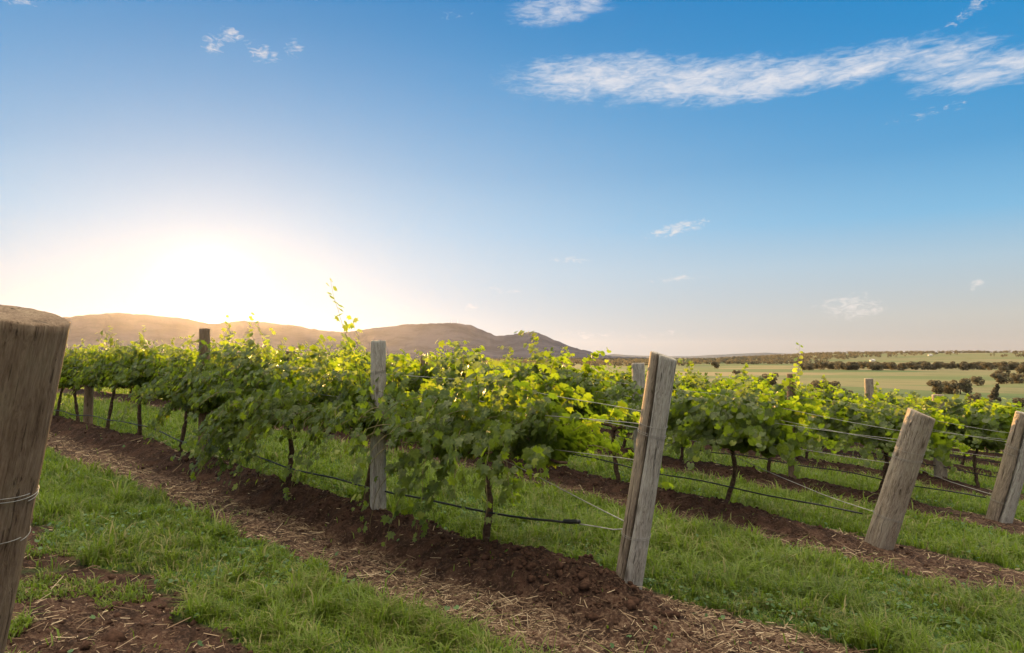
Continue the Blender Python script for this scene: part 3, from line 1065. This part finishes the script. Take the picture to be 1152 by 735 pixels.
# ------------------------------------------------------------------ wires and hoses
def row_line(row, s_list, h_list, v_list, rad, sides=5, sag=0.0):
    """polyline along a row through (s, height above ground, offset across)"""
    S = np.linspace(s_list[0], s_list[-1], max(8, int((s_list[-1] - s_list[0]) * 5)))
    H = np.interp(S, s_list, h_list)
    Vv = np.interp(S, s_list, v_list)
    B = ROW_END[row][None] + S[:, None] * DIR[None]
    zs = ground_z(B[:, 0], B[:, 1])
    ker = np.ones(9) / 9
    zs = np.convolve(np.pad(zs, 4, mode='edge'), ker, mode='valid')
    W = B + Vv[:, None] * PERP[None]
    P = np.column_stack([W, zs + H + sag * np.sin(S * 4.03) * 0.5])
    return tube(P, rad, sides)


def lean_at(row, h):
    return -{0: math.tan(R(13)), 1: math.tan(R(10.6)), 2: math.tan(R(17)), 3: math.tan(R(14))}.get(row, 0.2) * h


for row in range(1, 8):
    L = 19.0 if row == 1 else (24.0 if row < 4 else 26)
    hose_h = [0.30, 0.26, 0.22, 0.22] if row == 1 else [0.27, 0.25, 0.25, 0.25]
    v, p = row_line(row, [0.42 if row == 1 else 0.12, 2.6, 6, L], hose_h, [-0.06, -0.09, -0.08, -0.08], 0.009, 8, 0.02)
    pieces = [(v, p)]
    o = link("drip_hose", make_mesh("drip_hose", v, p, M['hose']))
    where = {1: "black drip hose strung low along the front row, ending short of the cracked leaning post", 2: "black drip hose along the second row, tied to the knotty leaning post",
             3: "black drip hose low along the third row of vines"}.get(row, f"black drip hose low along the {ORD[row]} row of vines")
    tag(o, where, "hose", "drip hoses along the rows")
    if row == 1:
        v, p = row_line(1, [0.36, 0.5], [0.302, 0.302], [-0.06, -0.06], 0.016, 10)
        link("hose_end_clamp", make_mesh("hose_end_clamp", v, p, M['hose']), o)
    for name, h_end, h_in, off, extra in (("lower", 0.86, 0.84, 0.0, 0), ("left", 1.12, 1.10, -0.16, 0), ("right", 1.08, 1.16, 0.17, 0), ("top", 1.20, 1.34, 0.06, 0)):
        if row > 3 and name in ("right", "top"):
            continue
        s0 = lean_at(row, h_end) if row <= 3 else -0.3
        v, p = row_line(row, [s0, 0.9, 1.8, L], [h_end, (h_end + h_in) / 2 - 0.01, h_in, h_in], [0, off * .6, off, off], 0.0024, 5)
        o = link("trellis_wire", make_mesh("trellis_wire", v, p, M['wire']))
        side = {"lower": "lowest", "left": "middle left hand", "right": "middle right hand", "top": "uppermost"}[name]
        if row > 3: side = {"lower": "lower", "left": "upper"}[name]
        tag(o, f"{side} bare trellis wire strung along the {ORD[row]} row of vines", "wire", "trellis wires along the rows")
# thin tie wire that carries the hose on to the cracked post, and the loose grey line of the second row
for row, path, lab in (
        (1, [(-0.08, 0.42, 0.0), (0.1, 0.34, 0), (0.36, 0.302, -.06)], "thin tie wire joining the hose end to the cracked leaning post"),
        (1, [(-0.08, 0.40, 0.0), (0.5, 0.50, .1), (1.0, 0.62, .12), (1.6, .80, .02)], "loose thin wire slanting up from the cracked post foot into the vine"),
        (2, [(-0.1, 0.30, 0.0), (0.5, .36, .05), (1.2, .50, .08), (1.9, .70, .05), (2.6, .78, 0)], "pale slack wire slanting from the foot of the knotty post up into the second row"),
        (3, [(-0.1, 0.30, 0.0), (0.6, .40, .05), (1.4, .62, .05), (2.3, .80, 0)], "slack wire slanting from the foot of the half brown post into the third row")):
    v, p = row_line(row, [a[0] for a in path], [a[1] for a in path], [a[2] for a in path], 0.0045, 5)
    tag(link("loose_wire", make_mesh("loose_wire", v, p, M['wire'])), lab, "wire")


# ------------------------------------------------------------------ grass, straw and clods
def scatter(n, r0, r1, half_deg, rng):
    r = np.exp(rng.uniform(math.log(r0), math.log(r1), n))
    a = np.radians(rng.uniform(-half_deg, half_deg, n))
    return r * np.sin(a), r * np.cos(a), r


def build_grass():
    rng = np.random.default_rng(5)
    n = 900000
    x, y, r = scatter(n, 2.4, 46, 47, rng)
    # clumping: pull blades towards tuft centres
    m, soil, straw, grass = row_profile(x, y)
    cl = fbm(x * 1.7, y * 1.7, 3, 77)
    tuft = fbm(x * 9, y * 9, 2, 78)
    v0 = (x - ROW_END[0][0]) * PERP[0] + (y - ROW_END[0][1]) * PERP[1]
    isl = (np.abs(v0 - 0.7) < 0.6) & (fbm(x * 2.6 + 5, y * 2.6, 2, 83) > 0.60)       # grass islands in the near soil
    prob = sstep(grass, 0.25, 0.8) * (0.45 + 0.75 * sstep(tuft, 0.35, 0.62)) * (0.75 + 0.4 * cl)
    prob = np.maximum(prob, isl * 0.8)
    keep = rng.random(n) < prob * 0.95
    weed = (~keep) & (rng.random(n) < 0.004)
    keep |= weed
    x, y, r, cl, tuft, g = x[keep], y[keep], r[keep], cl[keep], tuft[keep], grass[keep]
    n = len(x)
    z = full_ground(x, y)[0] - 0.006
    h = (0.030 + 0.042 * sstep(cl, 0.35, 0.7) + 0.05 * sstep(tuft, 0.4, 0.7)) * (0.45 + rng.gamma(3, .2, n)) * (0.55 + 0.45 * g)
    tall = sstep(fbm(x * 5 + 8, y * 5, 2, 141), .60, .70)
    h = h * (1 + 0.6 * tall)
    w = (0.0036 + 0.00085 * r) * (1 + .25 * tall) * rng.uniform(.7, 1.4, n)
    w = np.minimum(w, 0.02)
    a = rng.uniform(0, 2 * np.pi, n)
    bend = rng.uniform(.25, 1.15, n)
    d = np.stack([np.cos(a), np.sin(a)], -1)
    sidev = np.stack([-np.sin(a), np.cos(a)], -1)
    tw = rng.normal(0, .5, n)
    sidev = sidev * np.cos(tw)[:, None] + d * np.sin(tw)[:, None]
    V = np.zeros((n, 5, 3), np.float32)
    B = np.stack([x, y], -1)
    for k, sg in ((0, -1), (1, 1)):
        V[:, k, :2] = B + sg * sidev * w[:, None] * .5
        V[:, k, 2] = z
    midp = B + d * (h * bend * .30)[:, None]
    for k, sg in ((2, 1), (3, -1)):
        V[:, k, :2] = midp + sg * sidev * w[:, None] * .42
        V[:, k, 2] = z + h * .62
    V[:, 4, :2] = B + d * (h * bend)[:, None]
    V[:, 4, 2] = z + h * (1.0 - .28 * bend)
    base_i = np.arange(n)[:, None] * 5
    q = base_i + np.array([[0, 1, 2, 3]])
    t = base_i + np.array([[3, 2, 4]])
    c = np.clip(0.02 + 0.6 * rng.beta(2, 2, n) + 0.75 * (fbm(x * .8, y * .8, 3, 91) - .35) + 0.22 * tall, 0, .93)
    dry = rng.random(n) < 0.035 + 0.22 * sstep(fbm(x * 1.1, y * 1.1, 3, 95), .48, .70)
    c[dry] = 1.0
    me = make_mesh("grass", V.reshape(-1, 3), [q, t], M['grass'], {'rnd': np.repeat(c, 5)})
    tag(link("grass", me), "short green mown grass covering the alleys between the vine rows", "grass", kind='stuff')
    print("grass blades", n)


build_grass()


def build_straw():
    rng = np.random.default_rng(6)
    n = 420000
    x, y, r = scatter(n, 2.4, 26, 47, rng)
    m, soil, straw, grass = row_profile(x, y)
    nz = fbm(x * 2.5, y * 2.5, 2, 97)
    keep = rng.random(n) < np.maximum(straw * (0.25 + 0.75 * sstep(nz, .35, .6)) * .30, soil * 0.035)
    x, y, r = x[keep], y[keep], r[keep]
    n = len(x)
    z = full_ground(x, y)[0] + 0.004
    L = (rng.gamma(1.6, .018, n) + .012) * (1 + .05 * r)
    w = (.0006 + .00026 * r) * rng.uniform(.7, 1.5, n)
    a = rng.uniform(0, 2 * np.pi, n)
    d = np.stack([np.cos(a), np.sin(a), rng.normal(0, .22, n)], -1)
    s = np.stack([-np.sin(a), np.cos(a), np.zeros(n)], -1)
    c = np.stack([x, y, z + np.abs(d[:, 2]) * L * .5], -1)
    up = np.array([0, 0, 1.0])
    V = np.zeros((n, 6, 3), np.float32)
    for k, (e, o_) in enumerate(((-.5, 0), (.5, 0))):
        p = c + d * (L * e)[:, None]
        V[:, k * 3 + 0] = p + s * w[:, None]
        V[:, k * 3 + 1] = p + up * w[:, None] * 1.4
        V[:, k * 3 + 2] = p - s * w[:, None]
    b = np.arange(n)[:, None] * 6
    q = np.concatenate([b + np.array([[0, 3, 4, 1]]), b + np.array([[1, 4, 5, 2]])])
    me = make_mesh("straw_mulch", V.reshape(-1, 3), q, M['straw'], {'rnd': np.repeat(rng.random(n), 6)}, smooth=False)
    tag(link("straw_mulch", me), "dry straw clippings littering the edges of the bare soil strips", "straw", kind='stuff')
    print("straws", n)


build_straw()


def build_weeds():
    """clover and flatweed leaves low in the turf, a few on the bare soil"""
    rng = np.random.default_rng(17)
    n = 60000
    x, y, r = scatter(n, 2.4, 16, 47, rng)
    m, soil, straw, grass = row_profile(x, y)
    pt = sstep(fbm(x * 1.6 + 30, y * 1.6, 3, 131), .52, .66)
    keep = rng.random(n) < pt * grass * .55 + 0.006 * soil
    x, y, r = x[keep], y[keep], r[keep]
    n = len(x)
    z = full_ground(x, y)[0] + rng.uniform(.02, .075, n)
    N = np.stack([rng.normal(0, .45, n), rng.normal(0, .45, n), np.ones(n)], -1)
    a = rng.uniform(0, 6.28, n)
    T = np.stack([np.cos(a), np.sin(a), np.zeros(n)], -1)
    V, F, c = leaves_mesh_data(np.stack([x, y, z], -1), N, T, rng.uniform(.008, .020, n) * (1 + .03 * r), rng.uniform(0.1, .85, n), False, rng)
    tag(link("weeds", make_mesh("weeds", V, F, M['weed'], {'rnd': c})), "patches of clover and broad leaved weeds low in the grass", "weeds", kind='stuff')


build_weeds()


def build_clods():
    rng = np.random.default_rng(8)
    n = 150000
    x, y, r = scatter(n, 2.4, 20, 47, rng)
    m, soil, straw, grass = row_profile(x, y)
    keep = rng.random(n) < soil * (0.10 + .5 * np.clip(m / .15, 0, 1)) * (1 - .7 * straw)
    x, y = x[keep], y[keep]
    n = len(x)
    z = full_ground(x, y)[0]
    ico = np.array([(0, 0, 1), (.89, 0, .45), (.28, .85, .45), (-.72, .53, .45), (-.72, -.53, .45), (.28, -.85, .45),
                    (.72, .53, -.45), (-.28, .85, -.45), (-.89, 0, -.45), (-.28, -.85, -.45), (.72, -.53, -.45), (0, 0, -1)])
    fc = np.array([(0, 1, 2), (0, 2, 3), (0, 3, 4), (0, 4, 5), (0, 5, 1), (1, 6, 2), (2, 7, 3), (3, 8, 4), (4, 9, 5), (5, 10, 1),
                   (6, 7, 2), (7, 8, 3), (8, 9, 4), (9, 10, 5), (10, 6, 1), (11, 7, 6), (11, 8, 7), (11, 9, 8), (11, 10, 9), (11, 6, 10)])
    sz = rng.gamma(1.5, .0052, n) + .003
    sz = np.where(rng.random(n) < .03, sz * 2.3, sz)
    V = ico[None] * (1 + rng.normal(0, .22, (n, 12, 1))) * sz[:, None, None] * np.array([1, 1, .75]) + np.stack([x, y, z], -1)[:, None]
    F = (np.arange(n)[:, None, None] * 12 + fc[None]).reshape(-1, 3)
    tag(link("soil_clods", make_mesh("soil_clods", V.reshape(-1, 3), F, M['clod'], smooth=False)), "crumbly brown soil clods on the mounds under the vines", "soil", kind='stuff')


build_clods()


# ------------------------------------------------------------------ valley trees
def crown_mesh(seed, n, h=1.0, conifer=False, spread=0.42):
    rng = np.random.default_rng(seed)
    lobes = []
    if conifer:
        for k in range(9):
            zz = .15 + .8 * k / 8
            lobes.append((rng.normal(0, .05), rng.normal(0, .05), zz, .26 * (1.05 - zz) + .03, .12))
    else:
        for k in range(16):
            a = rng.uniform(0, 6.28)
            rr = spread * math.sqrt(rng.uniform(0.0, 1))
            lobes.append((rr * math.cos(a), rr * math.sin(a), (zl := rng.uniform(.14, .84)), rng.uniform(.14, .24), rng.uniform(.12, .20)))
    L = np.array(lobes)
    idx = rng.integers(0, len(L), n)
    u = rng.normal(0, 1, (n, 3)); u /= np.linalg.norm(u, axis=1)[:, None]
    rad = rng.uniform(.55, 1.0, n) ** .5
    P = L[idx, :3] + u * rad[:, None] * L[idx][:, [3, 3, 4]]
    s = rng.uniform(.03, .065, n)
    A = unit(rng.normal(0, 1, (n, 3))); Bq = unit(np.cross(A, rng.normal(0, 1, (n, 3))))
    V = np.stack([P - A * s[:, None], P + Bq * s[:, None] * .7, P + A * s[:, None], P - Bq * s[:, None] * .7], 1).reshape(-1, 3)
    q = np.arange(n * 4).reshape(-1, 4)
    return make_mesh("crown", V * h, q, M['tree_leaf'], smooth=False)


def tree_trunk(seed, h=1.0):
    rng = np.random.default_rng(seed)
    pieces = [tube(np.array([(0, 0, -.05), (.01, 0, .2), (.0, .01, .42), (.02, 0, .7)]) * h, np.array([.035, .028, .02, .008]) * h, 7)]
    for k in range(5):
        a = rng.uniform(0, 6.28)
        z0 = rng.uniform(.22, .45)
        e = np.array([math.cos(a) * .28, math.sin(a) * .28, z0 + .25])
        pieces.append(tube(np.array([(0, 0, z0), e * .5 + np.array([0, 0, z0 * .5 + .02]), e]) * h, np.array([.016, .011, .005]) * h, 5))
    v, p = merge(pieces)
    return make_mesh("trunk", v, p, M['tree_bark'])


TREES = []
for k in range(5):
    TREES.append((tree_trunk(500 + k), crown_mesh(510 + k, 1500, conifer=(k == 4), spread=.34 + .04 * k)))


def put_tree(px, dist, h, kind, label, group, wide=1.0):
    """px: bearing of the tree given as photograph column"""
    x = (px - 576) / 768 * dist
    root = bpy.data.objects.new("tree", None)
    COL.objects.link(root)
    root.location = (x, dist, gz(x, dist) - .1)
    root.rotation_euler = (0, 0, random.uniform(0, 6.28))
    root.scale = (h * wide, h * wide, h)
    tag(root, label, "tree", group)
    link("trunk", TREES[kind][0], root)
    link("crown", TREES[kind][1], root)


for px, d, h, kd, w, lab in [
        (1052, 400, 9.0, 0, 1.1, "dark round tree, left one of the isolated clump in the pasture"),
        (1066, 408, 8.5, 1, 1.1, "dark round tree in the middle of the isolated pasture clump"),
        (1079, 402, 9.5, 2, 1.1, "dark round tree, right one of the isolated clump in the pasture"),
        (1098, 520, 7.5, 3, 1.1, "small lone round tree in pasture right of the isolated clump"),
        (1118, 330, 8.5, 4, 1.1, "pointed dark conifer rising behind the vines near the right edge"),
        (1092, 320, 5.5, 1, 1.3, "low dark bush left of the pointed conifer"),
        (1104, 300, 4.2, 3, 1.4, "low dark bush at the foot of the pointed conifer"),
        (924, 330, 11.5, 0, 1.1, "tall dark tree behind the vines, left one of the clump past the slim brown post"),
        (943, 332, 10.5, 2, 1.1, "tall dark tree behind the vines, right one of the clump past the slim brown post"),
        (934, 325, 8.0, 3, 1.3, "lower dark tree between the two tall trees of that clump"),
        (908, 320, 5.0, 1, 1.5, "low bush left of the two tall trees behind the vines"),
        (960, 310, 4.6, 1, 1.6, "low bush left of the pale post top"),
        (988, 300, 5.0, 0, 1.6, "wide dark bush right of the pale post top"),
        (1004, 300, 3.5, 2, 1.6, "small dark bush right of the wide dark bush"),
        (828, 760, 8.0, 3, 1.1, "small lone tree in the middle of the green pasture"),
        (804, 1300, 15.0, 0, 1.2, "tree standing out above the far tree line"),
        (866, 500, 11.0, 1, 1.0, "dark tree just left of the tall leafy shoot"),
        (1122, 560, 9.5, 0, 1.2, "leftmost tree of the loose line at right edge"),
        (1131, 565, 9.0, 2, 1.1, "second tree of the loose line at right edge"),
        (1143, 570, 9.0, 1, 1.2, "third tree of the loose line at right edge"),
        (1156, 575, 8.5, 3, 1.2, "tree cut by the right edge of the picture"),
        (1126, 760, 12.0, 2, 1.2, "tree behind the loose line at right edge"),
        (1147, 300, 4.5, 1, 1.7, "dark bush above the half brown post near right edge"),
        (1150, 900, 14, 0, 1.3, "broad tree in the far paddock at right edge")]:
    put_tree(px, d, h, kd, lab, "trees in the valley", w)
rt = random.Random(31)
for k in range(70):
    px = 905 + k * 3.6 + rt.uniform(-3, 3)
    put_tree(px, rt.uniform(1120, 1420), rt.uniform(9, 15), rt.randrange(4), "dark tree in the long belt crossing the valley", "trees of the valley belt", rt.uniform(1.1, 1.7))


def build_woodland():
    """far woods: belts and scattered patches between two and nine kilometres off"""
    rng = np.random.default_rng(14)
    pts = []
    for (px0, px1, d0, d1, n) in [(540, 930, 2100, 2900, 620), (690, 780, 1700, 1900, 60), (850, 1300, 2400, 3000, 420), (540, 990, 3000, 4800, 1100), (900, 1300, 3900, 5200, 900), (900, 1300, 3100, 3700, 260), (560, 760, 1500, 1800, 60)]:
        px = rng.uniform(px0, px1, n)
        d = rng.uniform(d0, d1, n)
        x = (px - 576) / 768 * d
        k = (fbm(x / 420, d / 260, 2, 19) > (.36 if px1 < 1000 and d0 > 1900 else .50))
        pts.append(np.stack([x[k], d[k], rng.uniform(10, 18, k.sum())], -1))
    T = np.concatenate(pts)
    nq = 44
    P = []
    for x, y, h in T:
        u = rng.normal(0, 1, (nq, 3)); u /= np.linalg.norm(u, axis=1)[:, None]
        u *= np.sqrt(rng.uniform(.3, 1, nq))[:, None]
        P.append(np.column_stack([x + u[:, 0] * h * .62, y + u[:, 1] * h * .62, gz(x, y) + h * .5 + u[:, 2] * h * .5]))
    P = np.concatenate(P)
    n = len(P)
    s = rng.uniform(1.2, 2.6, n)
    A = unit(rng.normal(0, 1, (n, 3))); Bq = unit(np.cross(A, rng.normal(0, 1, (n, 3))))
    V = np.stack([P - A * s[:, None], P + Bq * s[:, None], P + A * s[:, None], P - Bq * s[:, None]], 1).reshape(-1, 3)
    me = make_mesh("woodland", V, np.arange(n * 4).reshape(-1, 4), M['tree_leaf'], smooth=False)
    tag(link("woodland", me), "dark far woodland belts across the valley floor and low rise", "woodland", kind='stuff')


build_woodland()


# ------------------------------------------------------------------ far buildings and masts
def box(x0, x1, y0, y1, z0, z1):
    V = np.array([(x, y, z) for z in (z0, z1) for y in (y0, y1) for x in (x0, x1)], float)
    F = np.array([[0, 2, 3, 1], [4, 5, 7, 6], [0, 1, 5, 4], [2, 6, 7, 3], [0, 4, 6, 2], [1, 3, 7, 5]])
    return V, [F]


def gable(x0, x1, y0, y1, z0, z1, t=.25):
    ym = (y0 + y1) / 2
    V = np.array([(x0, y0, z0), (x1, y0, z0), (x1, ym, z1), (x0, ym, z1), (x0, y1, z0), (x1, y1, z0),
                  (x0, y0, z0 + t), (x1, y0, z0 + t), (x1, ym, z1 + t), (x0, ym, z1 + t), (x0, y1, z0 + t), (x1, y1, z0 + t)], float)
    F = np.array([[6, 7, 8, 9], [9, 8, 11, 10], [0, 3, 2, 1], [3, 4, 5, 2], [0, 1, 7, 6], [4, 10, 11, 5], [0, 6, 9, 3], [3, 9, 10, 4], [1, 2, 8, 7], [2, 5, 11, 8]])
    return V, [F]


def farmhouse(px, dist, w, d, h, label, up=0.0, name="farmhouse"):
    x = (px - 576) / 768 * dist
    root = bpy.data.objects.new(name, None)
    COL.objects.link(root)
    root.location = (x, dist, gz(x, dist) + up)
    root.rotation_euler = (0, 0, random.uniform(-.5, .5))
    tag(root, label, "house")
    v, p = box(-w / 2, w / 2, -d / 2, d / 2, -2, h)
    ym = 0
    gv = np.array([(-w / 2, -d / 2, h), (-w / 2, d / 2, h), (-w / 2, 0, h + d * .28), (w / 2, -d / 2, h), (w / 2, d / 2, h), (w / 2, 0, h + d * .28)], float)
    v2, p2 = merge([(v, p), (gv, [np.array([[0, 2, 1], [3, 4, 5]])])])
    link("wall", make_mesh("wall", v2, p2, M['wall'], smooth=False), root)
    v, p = gable(-w / 2 - .5, w / 2 + .5, -d / 2 - .6, d / 2 + .6, h - .15, h + d * .28 + .1)
    link("roof", make_mesh("roof", v, p, M['roof'], smooth=False), root)
    for k in range(3):
        xx = -w * .34 + w * .34 * k
        v, p = box(xx - .6, xx + .6, -d / 2 - .05, -d / 2 + .02, h * .35, h * .8)
        link("window", make_mesh("window", v, p, M['darkglass'], smooth=False), root)


farmhouse(981, 2500, 17, 11, 5, "cream farmhouse on the far green rise, left of the other far houses", 1)
farmhouse(1046, 3100, 18, 11, 5, "cream farmhouse high on the far rise, middle of the far houses", 1)
farmhouse(1091, 1500, 16, 9, 4, "long pale farmhouse behind the tree belt toward the right edge", 1)
farmhouse(1077, 255, 6.0, 4, 1.9, "pale roofed shed half hidden behind the vines, below the pasture clump", -.6, "shed")


def mast(px, label, h):
    dist = 6000
    tx = (px - 576) / 768
    a = math.atan(tx)
    x, y = dist * math.sin(a), dist * math.cos(a)
    z = float(np.interp(px, [p[0] for p in MOUNT], [(402 - p[1]) / 768 for p in MOUNT])) / math.sqrt(1 + tx * tx) * dist
    root = bpy.data.objects.new("radio_mast", None)
    COL.objects.link(root)
    root.location = (x, y, z - 8)
    tag(root, label, "radio mast", "radio masts on the ridge")
    pieces = []
    for sx, sy in ((-1, -1), (1, -1), (1, 1), (-1, 1)):
        pieces.append(tube(np.array([(sx * 2.6, sy * 2.6, 0), (sx * .8, sy * .8, h)]), np.array([.7, .4]), 5))
    for k in range(6):
        zz = h * k / 6
        w0 = 2.6 - 1.8 * k / 6
        pieces.append(tube(np.array([(-w0, -w0, zz), (w0, -w0, zz + h / 6)]), .3, 4))
        pieces.append(tube(np.array([(w0, w0, zz), (-w0, w0, zz + h / 6)]), .3, 4))
    v, p = merge(pieces)
    link("lattice", make_mesh("lattice", v, p, M['steel']), root)
    v, p = tube(np.array([(0, 0, h), (0, 0, h + 14)]), .45, 6)
    link("antenna", make_mesh("antenna", v, p, M['steel']), root)


mast(508, "left one of the two thin radio masts on the mountain summit", 30)
mast(515, "right one of the two thin radio masts on the mountain summit", 26)
